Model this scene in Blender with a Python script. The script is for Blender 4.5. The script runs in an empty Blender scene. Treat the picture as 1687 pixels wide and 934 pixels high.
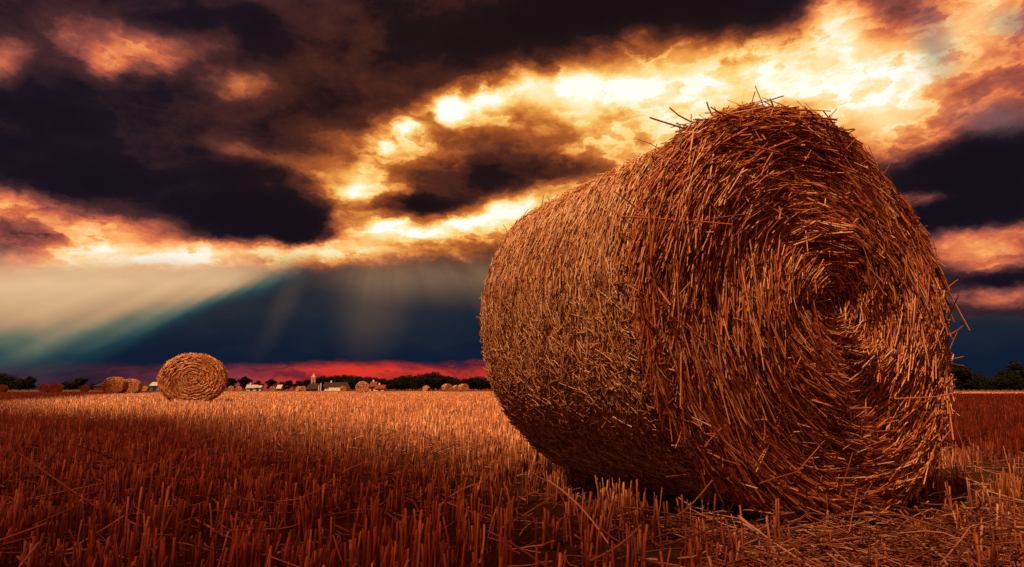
import bpy, math, random
import numpy as np
from mathutils import Vector, Euler, Matrix

R = math.radians
SC = bpy.context.scene
COL = SC.collection
rng = np.random.default_rng(11)
random.seed(11)

# ------------------------------------------------------------------ camera
CAM_H = 0.38
GROUND = -0.033                              # level of the field
FPX, CX, CY = 1000.0, 843.5, 467.0          # focal length and centre, in photo pixels (1687 wide)
PITCH = math.atan2(175.0, FPX)
cam_d = bpy.data.cameras.new('camera')
cam_d.sensor_width = 36.0
cam_d.lens = 36.0 * FPX / 1687.0
cam_d.clip_start, cam_d.clip_end = 0.05, 20000.0
cam = bpy.data.objects.new('camera', cam_d)
COL.objects.link(cam)
cam.location = (0, 0, CAM_H)
cam.rotation_euler = (R(90) + PITCH, 0, 0)
SC.camera = cam


def direction(px, py):
    """world direction seen at a pixel of the photograph"""
    u, v = (px - CX) / FPX, (CY - py) / FPX
    c, s = math.cos(PITCH), math.sin(PITCH)
    return Vector((u, c - v * s, s + v * c)).normalized()


def azel(px, py):
    d = direction(px, py)
    return math.degrees(d.x / d.y), math.degrees(d.z / d.y)


def ground_x(px, depth):
    """x of a thing standing at that depth (m), seen at photo column px on the horizon"""
    d = direction(px, 642)
    return d.x / d.y * depth


def lin(c):
    return tuple(((v / 255) / 12.92 if v / 255 <= 0.04045 else ((v / 255 + 0.055) / 1.055) ** 2.4) for v in c)


# ------------------------------------------------------------------ object helpers
def tag(o, label=None, cat=None, group=None, kind=None):
    if label: o['label'] = label
    if cat: o['category'] = cat
    if group: o['group'] = group
    if kind: o['kind'] = kind
    return o


def empty(name, loc, rz=0.0):
    o = bpy.data.objects.new(name, None)
    o.empty_display_size = 0.2
    COL.objects.link(o)
    o.location = loc
    o.rotation_euler = (0, 0, rz)
    return o


def copy_tree(o, parent=None):
    c = o.copy()
    COL.objects.link(c)
    c.parent = parent
    for ch in list(o.children):
        copy_tree(ch, c)
    return c


def mesh_obj(name, verts, faces, mat, parent=None, smooth=False):
    """verts (n,3) array, faces list of (m,k) arrays"""
    me = bpy.data.meshes.new(name)
    verts = np.asarray(verts, dtype=np.float32)
    fl = [np.asarray(f, dtype=np.int32) for f in faces if len(f)]
    me.vertices.add(len(verts))
    me.vertices.foreach_set('co', verts.ravel())
    nl = sum(f.size for f in fl)
    me.loops.add(nl)
    me.loops.foreach_set('vertex_index', np.concatenate([f.ravel() for f in fl]))
    tot = np.concatenate([np.full(len(f), f.shape[1], dtype=np.int32) for f in fl])
    start = np.concatenate([[0], np.cumsum(tot)[:-1]]).astype(np.int32)
    me.polygons.add(len(tot))
    me.polygons.foreach_set('loop_start', start)
    me.polygons.foreach_set('loop_total', tot)
    if smooth:
        me.polygons.foreach_set('use_smooth', np.ones(len(tot), dtype=bool))
    me.update(calc_edges=True)
    me.materials.append(mat)
    o = bpy.data.objects.new(name, me)
    COL.objects.link(o)
    if parent: o.parent = parent
    return o


def nrm(v):
    return v / (np.linalg.norm(v, axis=-1, keepdims=True) + 1e-12)


def straws(P, D, L, W, bend=None, sides=3, rings=3, taper=0.85, flat=1.0, cap=False):
    """thin prisms centred on P along D; bend (n,3) is added times (2t)^2, t in -.5...5"""
    n = len(P)
    D = nrm(D)
    ref = np.where(np.abs(D[:, 2:3]) > 0.8, np.array([[1.0, 0, 0]]), np.array([[0, 0, 1.0]]))
    A = nrm(np.cross(D, ref)); B = np.cross(D, A)
    roll = rng.random(n) * 2 * np.pi
    t = np.linspace(-0.5, 0.5, rings)
    V = np.zeros((n, rings, sides, 3))
    L = np.broadcast_to(L, (n,)); W = np.broadcast_to(W, (n,))
    for i, ti in enumerate(t):
        C = P + D * (L * ti)[:, None]
        if bend is not None:
            C = C + bend * (2 * ti) ** 2
        w = W * 0.5 * (1 - (1 - taper) * (i / (rings - 1)))
        for k in range(sides):
            a = roll + 2 * np.pi * k / sides
            ca, sa = np.cos(a) * w, np.sin(a) * w * flat
            V[:, i, k] = C + A * ca[:, None] + B * sa[:, None]
    base = (np.arange(n) * rings * sides)[:, None]
    q = []
    for i in range(rings - 1):
        for k in range(sides):
            k2 = (k + 1) % sides
            q.append(np.concatenate([base + i * sides + k, base + i * sides + k2,
                                     base + (i + 1) * sides + k2, base + (i + 1) * sides + k], 1))
    F = [np.concatenate(q, 0)]
    if cap:
        F.append(np.concatenate([base + (rings - 1) * sides + k for k in range(sides)], 1))
    return V.reshape(-1, 3), F


class MB:
    """collects simple shapes into one mesh"""
    def __init__(s): s.v, s.f = [], []

    def poly(s, pts, faces):
        b = len(s.v); s.v += [tuple(p) for p in pts]
        s.f += [[b + i for i in f] for f in faces]
        return s

    def box(s, x0, x1, y0, y1, z0, z1):
        return s.poly([(x0, y0, z0), (x1, y0, z0), (x1, y1, z0), (x0, y1, z0), (x0, y0, z1), (x1, y0, z1), (x1, y1, z1), (x0, y1, z1)],
                      [(0, 3, 2, 1), (4, 5, 6, 7), (0, 1, 5, 4), (1, 2, 6, 5), (2, 3, 7, 6), (3, 0, 4, 7)])

    def gable(s, x0, x1, y0, y1, z0, z1, over=0.3, th=0.18):
        """two roof slopes with thickness, ridge along x"""
        ym = (y0 + y1) / 2
        k = (z1 - z0) / (ym - y0)
        for sg, ye in ((-1, y0 - over), (1, y1 + over)):
            ze = z0 - over * k
            pts = [(x0 - over, ye, ze), (x1 + over, ye, ze), (x1 + over, ym + sg * 0.002, z1), (x0 - over, ym + sg * 0.002, z1)]
            top = [(p[0], p[1], p[2] + th) for p in pts]
            s.poly(pts + top, [(0, 1, 2, 3), (4, 5, 6, 7), (0, 1, 5, 4), (1, 2, 6, 5), (2, 3, 7, 6), (3, 0, 4, 7)])
        return s

    def tube(s, p0, p1, r0, r1, n=7):
        p0, p1 = Vector(p0), Vector(p1)
        d = (p1 - p0).normalized()
        a = d.orthogonal().normalized(); b = d.cross(a)
        pts = [p + (a * math.cos(2 * math.pi * k / n) + b * math.sin(2 * math.pi * k / n)) * r for p, r in ((p0, r0), (p1, r1)) for k in range(n)]
        return s.poly(pts, [(k, (k + 1) % n, n + (k + 1) % n, n + k) for k in range(n)] + [tuple(range(n))[::-1], tuple(range(n, 2 * n))])

    def build(s, name, mat, parent=None):
        me = bpy.data.meshes.new(name)
        me.from_pydata(s.v, [], s.f); me.update()
        me.materials.append(mat)
        o = bpy.data.objects.new(name, me); COL.objects.link(o)
        if parent: o.parent = parent
        return o


# ------------------------------------------------------------------ node helper
class NT:
    def __init__(s, tree): s.t = tree; s.n = tree.nodes; s.l = tree.links

    def node(s, typ, **kw):
        n = s.n.new(typ)
        for k, v in kw.items(): setattr(n, k, v)
        return n

    def put(s, sock, val):
        if isinstance(val, bpy.types.NodeSocket): s.l.new(val, sock)
        else: sock.default_value = val

    def m(s, op, a, b=0.0, c=0.0, clamp=False):
        n = s.node('ShaderNodeMath', operation=op, use_clamp=clamp)
        s.put(n.inputs[0], a); s.put(n.inputs[1], b); s.put(n.inputs[2], c)
        return n.outputs[0]

    def v(s, op, a, b=(0, 0, 0), scale=None):
        n = s.node('ShaderNodeVectorMath', operation=op)
        s.put(n.inputs[0], a)
        if scale is not None: s.put(n.inputs['Scale'], scale)
        else: s.put(n.inputs[1], b)
        return n.outputs[0]

    def step(s, x, a, b, lo=0.0, hi=1.0):
        n = s.node('ShaderNodeMapRange', interpolation_type='SMOOTHSTEP')
        s.put(n.inputs[0], x); n.inputs[1].default_value = a; n.inputs[2].default_value = b
        n.inputs[3].default_value = lo; n.inputs[4].default_value = hi
        return n.outputs[0]

    def noise(s, vec, scale, detail=4, rough=0.5, lac=2.0, dist=0.0, color=False, dim='3D'):
        n = s.node('ShaderNodeTexNoise', noise_dimensions=dim)
        if dim == '1D': s.put(n.inputs['W'], vec)
        else: s.put(n.inputs['Vector'], vec)
        n.inputs['Scale'].default_value = scale; n.inputs['Detail'].default_value = detail
        n.inputs['Roughness'].default_value = rough; n.inputs['Lacunarity'].default_value = lac
        n.inputs['Distortion'].default_value = dist
        return n.outputs['Color' if color else 'Fac']

    def ramp(s, x, stops, interp='LINEAR'):
        n = s.node('ShaderNodeValToRGB'); cr = n.color_ramp; cr.interpolation = interp
        while len(cr.elements) < len(stops): cr.elements.new(0.5)
        for e, (p, c) in zip(cr.elements, stops):
            e.position = p; e.color = (*c, 1)
        s.put(n.inputs[0], x)
        return n.outputs[0]

    def mix(s, f, a, b, blend='MIX'):
        n = s.node('ShaderNodeMix', data_type='RGBA', blend_type=blend)
        s.put(n.inputs[0], f)
        for i, c in ((6, a), (7, b)):
            if isinstance(c, tuple) and len(c) == 3: c = (*c, 1)
            s.put(n.inputs[i], c)
        return n.outputs[2]


# ------------------------------------------------------------------ world: stormy evening sky
SUN_DIR = Vector((-0.37, -0.49, 0.79)).normalized()
w = bpy.data.worlds.new('World'); SC.world = w; w.use_nodes = True
for n in list(w.node_tree.nodes): w.node_tree.nodes.remove(n)
N = NT(w.node_tree)
tc = N.node('ShaderNodeTexCoord')
DIR = N.v('NORMALIZE', tc.outputs['Generated'])
sep = N.node('ShaderNodeSeparateXYZ'); N.put(sep.inputs[0], DIR)
# slopes towards the north half of the sky (+y), in units of about a degree
yn = N.m('MAXIMUM', sep.outputs[1], 0.15)
U = N.m('MULTIPLY', N.m('DIVIDE', sep.outputs[0], yn), 57.2958)
V = N.m('MULTIPLY', N.m('DIVIDE', sep.outputs[2], yn), 57.2958)
NORTH = N.step(sep.outputs[1], 0.18, 0.40)
cmb = N.node('ShaderNodeCombineXYZ'); N.put(cmb.inputs[0], U); N.put(cmb.inputs[1], V)
P0 = cmb.outputs[0]
stretch = N.v('MULTIPLY', DIR, (1.0, 1.0, 1.7))
# warp the layout so that no edge stays a clean curve
w1 = N.noise(stretch, 3.2, 3, 0.5, color=True)
w2 = N.noise(stretch, 11.0, 6, 0.66, color=True)
warp = N.v('ADD', N.v('MULTIPLY', N.v('SUBTRACT', w1, (0.5, 0.5, 0.5)), (4.0, 2.6, 0.0)),
           N.v('MULTIPLY', N.v('SUBTRACT', w2, (0.5, 0.5, 0.5)), (4.5, 3.2, 0.0)))
PW = N.v('ADD', P0, warp)


def blob(px, py, rx, ry, rot=0.0, vec=None):
    a0, e0 = azel(px, py)
    ax1, _ = azel(px + rx * 0.5, py); ax0, _ = azel(px - rx * 0.5, py)
    _, ey1 = azel(px, py - ry * 0.5); _, ey0 = azel(px, py + ry * 0.5)
    mp = N.node('ShaderNodeMapping', vector_type='TEXTURE')
    N.put(mp.inputs[0], vec if vec is not None else PW)
    mp.inputs['Location'].default_value = (a0, e0, 0)
    mp.inputs['Rotation'].default_value = (0, 0, R(rot))
    mp.inputs['Scale'].default_value = (abs(ax1 - ax0), abs(ey1 - ey0), 1)
    g = N.node('ShaderNodeTexGradient', gradient_type='SPHERICAL')
    N.put(g.inputs[0], mp.outputs[0])
    return N.step(g.outputs['Fac'], 0.0, 1.0)


def add_blobs(base, items):
    for px, py, rx, ry, rot, wt in items:
        base = N.m('MULTIPLY_ADD', blob(px, py, rx, ry, rot), wt, base)
    return base


BLOBS = [
    # the glowing break in the cloud, upper middle to upper right
    (740, 190, 100, 48, 8, 0.38), (850, 168, 170, 70, 8, 0.42), (1000, 162, 180, 80, 5, 0.36),
    (1180, 150, 300, 115, 6, 0.44), (1330, 140, 270, 150, 8, 0.38), (1450, 110, 220, 160, 0, 0.34),
    (1580, 100, 290, 220, 0, 0.42), (1390, 30, 70, 100, 0, 0.36), (1620, 10, 160, 100, 0, 0.32),
    (660, 225, 90, 55, 15, 0.34), (920, 235, 360, 130, 0, 0.30), (1090, 225, 220, 120, 0, 0.38),
    (650, 280, 200, 90, 8, 0.24), (1050, 110, 420, 110, 8, 0.24), (1440, 210, 180, 120, 0, 0.28),
    (742, 188, 46, 30, 0, 0.62), (668, 212, 28, 26, 0, 0.50), (640, 242, 18, 18, 0, 0.40), (805, 172, 42, 26, 0, 0.42), (858, 145, 46, 46, 0, 0.40),
    (900, 165, 60, 36, 0, 0.36), (955, 170, 46, 70, 0, 0.34), (1035, 148, 90, 24, -8, 0.40), (1190, 150, 130, 60, 0, 0.18), (1370, 140, 90, 70, 0, 0.10),
    # the lower bright band
    (600, 330, 110, 80, 0, 0.40), (700, 372, 230, 34, 0, 0.46), (865, 345, 150, 50, 14, 0.56), (1000, 310, 120, 50, 20, 0.3),
    (610, 380, 130, 40, 0, 0.36), (770, 356, 300, 60, 0, 0.20), (720, 410, 200, 50, 0, 0.30),
    (645, 370, 70, 14, 0, 0.40), (705, 386, 60, 12, -8, 0.40), (770, 370, 90, 16, 6, 0.40), (840, 348, 60, 24, 10, 0.40), (590, 310, 40, 40, 0, 0.26),
    # the glowing band over the left horizon
    (60, 398, 300, 95, 0, 0.44), (210, 428, 280, 62, 0, 0.38), (330, 426, 240, 44, 4, 0.48), (270, 432, 150, 16, 4, 0.28),
    (480, 418, 190, 48, 0, 0.44), (0, 345, 130, 70, 0, 0.30), (590, 412, 160, 44, 0, 0.36), (250, 390, 260, 50, 0, 0.14), (30, 450, 200, 50, 0, 0.3),
    # faint pink folds in the dark mass, upper left
    (235, 85, 150, 66, -15, 0.29), (240, 80, 55, 34, -20, 0.12), (120, 55, 140, 80, 0, 0.14), (395, 145, 100, 56, -10, 0.23), (405, 150, 40, 26, 0, 0.05),
    (0, 105, 80, 65, 0, 0.28), (185, 108, 60, 46, 0, 0.22), (330, 78, 90, 36, 0, 0.18), (270, 122, 60, 26, 0, 0.14),
    (430, 250, 160, 22, -4, 0.10), (530, 275, 120, 26, -6, 0.16), (560, 235, 100, 40, 0, 0.12),
    # dark bodies in front of the light
    (810, 275, 210, 58, -4, -0.20), (940, 290, 130, 46, 0, -0.10), (690, 334, 130, 40, 0, -0.34), (470, 382, 230, 36, -4, -0.32),
    (420, 345, 240, 40, 0, -0.18), (230, 300, 330, 70, 0, -0.12), (100, 230, 330, 150, 0, -0.09), (1110, 15, 380, 95, 4, -0.20),
    (1030, 195, 70, 46, 0, -0.18), (860, 50, 300, 100, 12, -0.14), (1500, 30, 110, 60, 20, -0.28),
    # right side: dark bars with pink undersides
    (1630, 272, 240, 75, 6, -0.36), (1590, 345, 220, 45, 4, -0.24), (1530, 325, 90, 22, 6, 0.28),
    (1610, 395, 210, 38, 6, 0.42), (1630, 425, 180, 40, 0, 0.26), (1650, 485, 150, 26, 6, 0.38),
    (1500, 225, 120, 50, 0, 0.12), (1650, 457, 140, 22, 4, -0.16),
]
AMB = 0.38                                   # the cloud cover out of the picture, overhead and behind
front = N.m('MULTIPLY', NORTH, N.m('MULTIPLY', N.step(V, 41.0, 62.0, 1.0, 0.0), N.step(N.m('ABSOLUTE', U), 56.0, 90.0, 1.0, 0.0)))
base = N.m('MULTIPLY_ADD', front, 0.195 - AMB, AMB)
Lum = add_blobs(base, BLOBS)
f1 = N.noise(N.v('ADD', stretch, N.v('SCALE', w1, scale=0.25)), 6.5, 8, 0.58)
ridge_n = N.node('ShaderNodeTexNoise', noise_type='RIDGED_MULTIFRACTAL')
N.put(ridge_n.inputs['Vector'], N.v('ADD', stretch, N.v('SCALE', w2, scale=0.12)))
ridge_n.inputs['Scale'].default_value = 8.0; ridge_n.inputs['Detail'].default_value = 5; ridge_n.inputs['Roughness'].default_value = 0.55
ridge = N.m('SUBTRACT', N.m('MINIMUM', N.m('MULTIPLY', ridge_n.outputs['Fac'], 0.5), 1.5), 0.5)
f2 = N.noise(N.v('ADD', stretch, N.v('SCALE', w2, scale=0.10)), 17.0, 7, 0.68)
amp = N.m('MULTIPLY_ADD', N.m('MINIMUM', Lum, 1.0), 0.58, 0.25)
Lum = N.m('MULTIPLY_ADD', N.m('SUBTRACT', f1, 0.5), amp, Lum)
Lum = N.m('MULTIPLY_ADD', N.m('SUBTRACT', f2, 0.5), N.m('MULTIPLY', amp, 0.50), Lum)
Lum = N.m('MULTIPLY_ADD', ridge, N.m('MULTIPLY', N.step(Lum, 0.2, 0.9), 0.13), Lum)
# separate puffs of nearer cloud with a bright lining along their edges
cl = N.noise(N.v('ADD', N.v('MULTIPLY', DIR, (1.0, 1.0, 2.1)), N.v('SCALE', w2, scale=0.07)), 7.0, 10, 0.57)
bright = N.step(Lum, 0.22, 0.62)
body = N.step(cl, 0.46, 0.64)
lining = N.m('MULTIPLY', N.step(cl, 0.43, 0.487), N.step(cl, 0.487, 0.53, 1.0, 0.0))
Lum = N.m('MULTIPLY', Lum, N.m('SUBTRACT', 1.0, N.m('MULTIPLY', body, N.m('MULTIPLY_ADD', bright, 0.16, 0.16))))
Lum = N.m('MULTIPLY_ADD', lining, N.m('MULTIPLY_ADD', bright, 0.13, 0.004), Lum)
streak = N.noise(N.v('MULTIPLY', N.v('ADD', P0, N.v('SCALE', w2, scale=5.0)), (0.10, 0.62, 0.0)), 1.0, 5, 0.6)
Lum = N.m('MULTIPLY_ADD', N.m('SUBTRACT', streak, 0.5), N.m('MULTIPLY', N.step(V, 27.0, 15.0), N.m('MULTIPLY_ADD', bright, 0.45, 0.22)), Lum)
Lc = N.m('SMOOTH_MAX', N.m('MULTIPLY', Lum, 0.93, clamp=True), 0.06, 0.12)
warm = N.ramp(Lc, [(0.0, lin((14, 10, 14))), (0.14, lin((34, 20, 22))), (0.25, lin((84, 42, 30))), (0.40, lin((176, 92, 44))),
                   (0.54, lin((238, 158, 72))), (0.70, lin((255, 214, 128))), (0.86, lin((255, 240, 196))), (1.0, (1.12, 1.05, 0.9))])
pink = N.ramp(Lc, [(0.0, lin((8, 8, 18))), (0.13, lin((28, 20, 30))), (0.24, lin((72, 42, 44))), (0.36, lin((150, 78, 66))),
                   (0.48, lin((214, 110, 72))), (0.62, lin((248, 162, 94))), (0.80, lin((255, 216, 148))), (1.0, (1.05, 1.0, 0.9))])
wm = N.m('MULTIPLY', blob(900, 190, 760, 420, 0, P0), 2.2, clamp=True)
sky = N.mix(wm, pink, warm)
# clear air behind the thin cloud at the upper right
nish = N.node('ShaderNodeTexSky', sky_type='NISHITA')
nish.sun_disc = False
nish.sun_elevation = math.asin(SUN_DIR.z)
nish.sun_rotation = math.atan2(SUN_DIR.x, SUN_DIR.y)
clear = N.v('MULTIPLY', nish.outputs[0], (0.055, 0.075, 0.060))
cm = N.m('MULTIPLY', N.m('ADD', blob(1545, 75, 60, 90), N.m('ADD', blob(1675, 30, 70, 40), N.m('MULTIPLY', blob(1640, 195, 120, 40), 0.35))), 0.55, clamp=True)
sky = N.mix(cm, sky, clear)

# rain-dark storm bank under the cloud base
vb = N.m('MULTIPLY_ADD', N.m('SUBTRACT', w2, 0.5), 3.0, V)
e435, e475 = azel(600, 425)[1], azel(600, 470)[1]
storm_r = blob(1640, 610, 260, 130, 0, P0)
bank = N.m('MULTIPLY', N.step(vb, e475, e435, 1.0, 0.0), N.step(U, azel(1250, 600)[0], azel(1350, 600)[0], 1.0, 0.0))
right_bank = N.m('MULTIPLY', N.step(vb, azel(1600, 540)[1], azel(1600, 500)[1], 1.0, 0.0), N.step(U, azel(1250, 600)[0], azel(1350, 600)[0], 0.0, 1.0))
bank = N.m('ADD', bank, right_bank, clamp=True)
bank = N.m('MULTIPLY', bank, N.m('MULTIPLY', NORTH, N.step(N.m('ABSOLUTE', U), 60.0, 110.0, 1.0, 0.0)))
sv = N.m('MULTIPLY_ADD', N.m('SUBTRACT', streak, 0.5), 4.0, N.m('MULTIPLY_ADD', N.m('SUBTRACT', f1, 0.5), 6.0, V))
storm = N.ramp(N.m('DIVIDE', sv, 14.0, clamp=True),
               [(0.0, lin((18, 26, 42))), (0.22, lin((15, 27, 47))), (0.42, lin((26, 36, 50))), (0.68, lin((46, 45, 51))), (1.0, lin((78, 64, 58)))])
sky = N.mix(bank, sky, storm)

# sunbeams through the rain, fanning out from the break in the cloud
sa, se = azel(640, 300)
ang = N.m('ARCTAN2', N.m('SUBTRACT', U, sa), N.m('SUBTRACT', se, V))
fan = N.noise(N.m('ADD', ang, 3.0), 3.4, 3, 0.55, dim='1D')
below = N.step(N.m('MULTIPLY_ADD', N.m('SUBTRACT', w2, 0.5), 3.0, V), azel(400, 398)[1], azel(400, 472)[1], 0.0, 1.0)
# the broad beam: starts under the cloud base and reaches lower the farther left it falls
bw = N.node('ShaderNodeMapRange'); N.put(bw.inputs[0], U)
bw.inputs[1].default_value = azel(480, 440)[0]; bw.inputs[2].default_value = azel(60, 600)[0]
bw.inputs[3].default_value = 2.4; bw.inputs[4].default_value = 13.0
fall = N.m('DIVIDE', N.m('SUBTRACT', azel(400, 436)[1], V), bw.outputs[0])
fall = N.m('ADD', fall, N.m('ADD', N.m('MULTIPLY', N.m('SUBTRACT', fan, 0.5), -0.5), N.m('MULTIPLY', N.m('SUBTRACT', f1, 0.5), 0.22)))
beam = N.m('MULTIPLY', N.step(fall, 1.02, 0.02), N.step(U, azel(560, 440)[0], azel(370, 440)[0]))
beam = N.m('MULTIPLY', beam, N.m('MULTIPLY', NORTH, N.step(U, -110.0, -70.0)))
beam_col = N.ramp(beam, [(0.0, lin((18, 40, 56))), (0.22, lin((36, 74, 82))), (0.42, lin((98, 108, 92))), (0.66, lin((190, 152, 114))), (1.0, lin((232, 190, 146)))])
sky = N.mix(N.m('MULTIPLY', N.m('MULTIPLY', beam, 2.4, clamp=True), below), sky, beam_col)
# the thin rays below the lower bright band
ray = N.m('MULTIPLY', blob(625, 440, 90, 190, -8, P0), 0.22)
ray = N.m('MULTIPLY_ADD', blob(790, 420, 46, 130, 12, P0), 0.26, ray)
ray = N.m('MULTIPLY_ADD', blob(715, 430, 260, 85, 0, P0), 0.55, ray)
ray = N.m('MULTIPLY_ADD', blob(470, 500, 30, 130, -24, P0), 0.07, ray)
ray = N.m('MULTIPLY', N.m('MULTIPLY', ray, N.m('MULTIPLY_ADD', fan, 0.9, 0.5)), below)
sky = N.mix(ray, sky, lin((168, 128, 92)))

# the red strip of afterglow on the horizon
rn = N.m('MULTIPLY_ADD', N.m('SUBTRACT', N.noise(N.v('MULTIPLY', DIR, (1, 1, 5.0)), 9.0, 5, 0.6), 0.5), 2.0, V)
strip = N.m('MULTIPLY', N.step(rn, 2.75, 1.75), N.step(V, -1.5, -0.2))
strip = N.m('MULTIPLY', strip, N.m('MULTIPLY', N.step(U, azel(80, 620)[0], azel(560, 620)[0], 0.12, 1.0), N.step(U, azel(900, 620)[0], azel(1300, 620)[0], 1.0, 0.0)))
strip = N.m('MULTIPLY', strip, N.m('MULTIPLY', NORTH, N.step(N.m('ABSOLUTE', U), 50.0, 90.0, 1.0, 0.0)))
strip = N.m('MULTIPLY', strip, N.m('MULTIPLY_ADD', N.step(streak, 0.38, 0.60), 0.7, 0.3))
red = N.mix(N.step(U, azel(340, 620)[0], azel(560, 620)[0]), lin((150, 58, 68)), lin((216, 54, 40)))
sky = N.mix(strip, sky, red)

bg = N.node('ShaderNodeBackground')
bg.inputs['Strength'].default_value = 0.1
N.put(bg.inputs['Color'], N.v('SCALE', sky, scale=6.7))
out = N.node('ShaderNodeOutputWorld')
N.l.new(bg.outputs[0], out.inputs[0])
w.cycles.sampling_method = 'MANUAL'; w.cycles.sample_map_resolution = 512

# ------------------------------------------------------------------ sun
sd = bpy.data.lights.new('sun', 'SUN')
sd.energy = 5.0; sd.angle = R(0.5); sd.color = (1.0, 0.55, 0.25)
so = bpy.data.objects.new('sun', sd); COL.objects.link(so)
so.rotation_euler = SUN_DIR.to_track_quat('Z', 'Y').to_euler()
so.location = SUN_DIR * 50

SC.view_settings.view_transform = 'Standard'
SC.view_settings.look = 'None'
SC.view_settings.exposure = 0.62
SC.view_settings.gamma = 1.0
SC.cycles.max_bounces = 6
SC.cycles.diffuse_bounces = 3
#--OBJECTS--


# ------------------------------------------------------------------ materials
def material(name):
    m = bpy.data.materials.new(name); m.use_nodes = True
    nt = NT(m.node_tree)
    return m, nt, m.node_tree.nodes['Principled BSDF']


def straw_material(name, stops, rough=0.5, spec=0.35, patch=6.0, dirt=0.30):
    m, nt, b = material(name)
    geo = nt.node('ShaderNodeNewGeometry')
    tcn = nt.node('ShaderNodeTexCoord')
    pn = nt.noise(tcn.outputs['Object'], patch, 3, 0.55)
    x = nt.m('MULTIPLY_ADD', nt.m('SUBTRACT', pn, 0.5), 0.55, geo.outputs['Random Per Island'], clamp=True)
    col = nt.ramp(x, stops)
    fine = nt.noise(tcn.outputs['Object'], 90.0, 2, 0.5)
    col = nt.mix(nt.step(fine, 0.35, 0.75, 0.0, dirt), col, lin((112, 62, 30)))
    nt.put(b.inputs['Base Color'], col)
    b.inputs['Roughness'].default_value = rough
    b.inputs['Specular IOR Level'].default_value = spec
    return m


M = {}
M['straw'] = straw_material('bale_straw', [(0.0, (0.10, 0.028, 0.012)), (0.25, (0.36, 0.108, 0.038)), (0.52, (0.62, 0.20, 0.070)), (0.76, (0.80, 0.36, 0.15)), (0.92, (0.92, 0.62, 0.38))], 0.42, 0.5, 5.0)
M['side_straw'] = straw_material('weathered_straw', [(0.0, (0.16, 0.06, 0.022)), (0.2, (0.42, 0.18, 0.068)), (0.45, (0.68, 0.34, 0.14)), (0.7, (0.84, 0.53, 0.27)), (0.9, (0.92, 0.72, 0.48))], 0.42, 0.5, 5.0, 0.12)
M['stubble'] = straw_material('stubble_straw', [(0.0, (0.13, 0.036, 0.016)), (0.3, (0.25, 0.080, 0.032)), (0.6, (0.43, 0.145, 0.050)), (0.88, (0.56, 0.22, 0.082)), (0.97, (0.80, 0.52, 0.33))], 0.45, 0.4, 1.3)
M['litter'] = straw_material('litter_straw', [(0.0, (0.13, 0.04, 0.02)), (0.35, (0.25, 0.085, 0.04)), (0.7, (0.44, 0.185, 0.09)), (0.95, (0.78, 0.52, 0.36))], 0.45, 0.45, 2.0)


def noisy(name, c1, c2, scale, rough=0.85, bump=0.0, detail=5):
    m, nt, b = material(name)
    tcn = nt.node('ShaderNodeTexCoord')
    n = nt.noise(tcn.outputs['Object'], scale, detail, 0.6)
    nt.put(b.inputs['Base Color'], nt.mix(nt.step(n, 0.35, 0.65), c1, c2))
    b.inputs['Roughness'].default_value = rough
    b.inputs['Specular IOR Level'].default_value = 0.08 if rough > 0.7 else 0.4
    if bump:
        bp = nt.node('ShaderNodeBump'); bp.inputs['Strength'].default_value = bump
        nt.put(bp.inputs['Height'], n); nt.put(b.inputs['Normal'], bp.outputs[0])
    return m


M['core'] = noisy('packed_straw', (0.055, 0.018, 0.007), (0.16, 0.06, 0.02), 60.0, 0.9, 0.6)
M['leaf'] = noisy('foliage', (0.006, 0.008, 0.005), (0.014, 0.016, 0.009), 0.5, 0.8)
M['bark'] = noisy('bark', (0.03, 0.02, 0.014), (0.07, 0.045, 0.03), 3.0, 0.9)
M['white'] = noisy('white_render', (0.55, 0.53, 0.51), (0.68, 0.66, 0.64), 1.2, 0.8)
M['pink_wall'] = noisy('tower_render', (0.34, 0.22, 0.20), (0.44, 0.30, 0.27), 0.8, 0.85)
M['red_tile'] = noisy('red_roof_tiles', (0.14, 0.03, 0.02), (0.20, 0.045, 0.03), 2.0, 0.8)
M['brown_tile'] = noisy('brown_roof_tiles', (0.028, 0.016, 0.012), (0.05, 0.028, 0.02), 2.0, 0.85)
M['grey_tile'] = noisy('pale_roof_sheet', (0.30, 0.28, 0.28), (0.42, 0.40, 0.40), 1.0, 0.6)
M['barn'] = noisy('weathered_boards', (0.035, 0.018, 0.013), (0.07, 0.032, 0.022), 1.6, 0.9)
M['blue'] = noisy('blue_paint', (0.04, 0.07, 0.20), (0.06, 0.10, 0.26), 1.5, 0.5)
M['dark'] = noisy('dark_opening', (0.012, 0.011, 0.012), (0.02, 0.02, 0.022), 1.0, 0.4)

# ------------------------------------------------------------------ the field
m, nt, b = material('stubble_field_soil')
tcn = nt.node('ShaderNodeTexCoord')
P = tcn.outputs['Object']
n1 = nt.noise(P, 38.0, 6, 0.65)
n2 = nt.noise(P, 3.0, 4, 0.6)
n3 = nt.noise(nt.v('MULTIPLY', P, (0.25, 1.0, 1.0)), 0.12, 4, 0.55)
soil = nt.ramp(n1, [(0.36, (0.012, 0.006, 0.004)), (0.58, (0.036, 0.015, 0.007)), (0.70, (0.11, 0.042, 0.016)), (0.82, (0.34, 0.15, 0.055))])
gold = nt.ramp(n2, [(0.3, (0.26, 0.105, 0.030)), (0.7, (0.42, 0.19, 0.058))])
soil = nt.mix(nt.step(n3, 0.35, 0.65, 0.05, 0.35), soil, gold)
nt.put(b.inputs['Base Color'], soil)
b.inputs['Roughness'].default_value = 0.9
b.inputs['Specular IOR Level'].default_value = 0.08
bp = nt.node('ShaderNodeBump'); bp.inputs['Strength'].default_value = 0.8; bp.inputs['Distance'].default_value = 0.02
nt.put(bp.inputs['Height'], n1); nt.put(b.inputs['Normal'], bp.outputs[0])
M['soil'] = m

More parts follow.
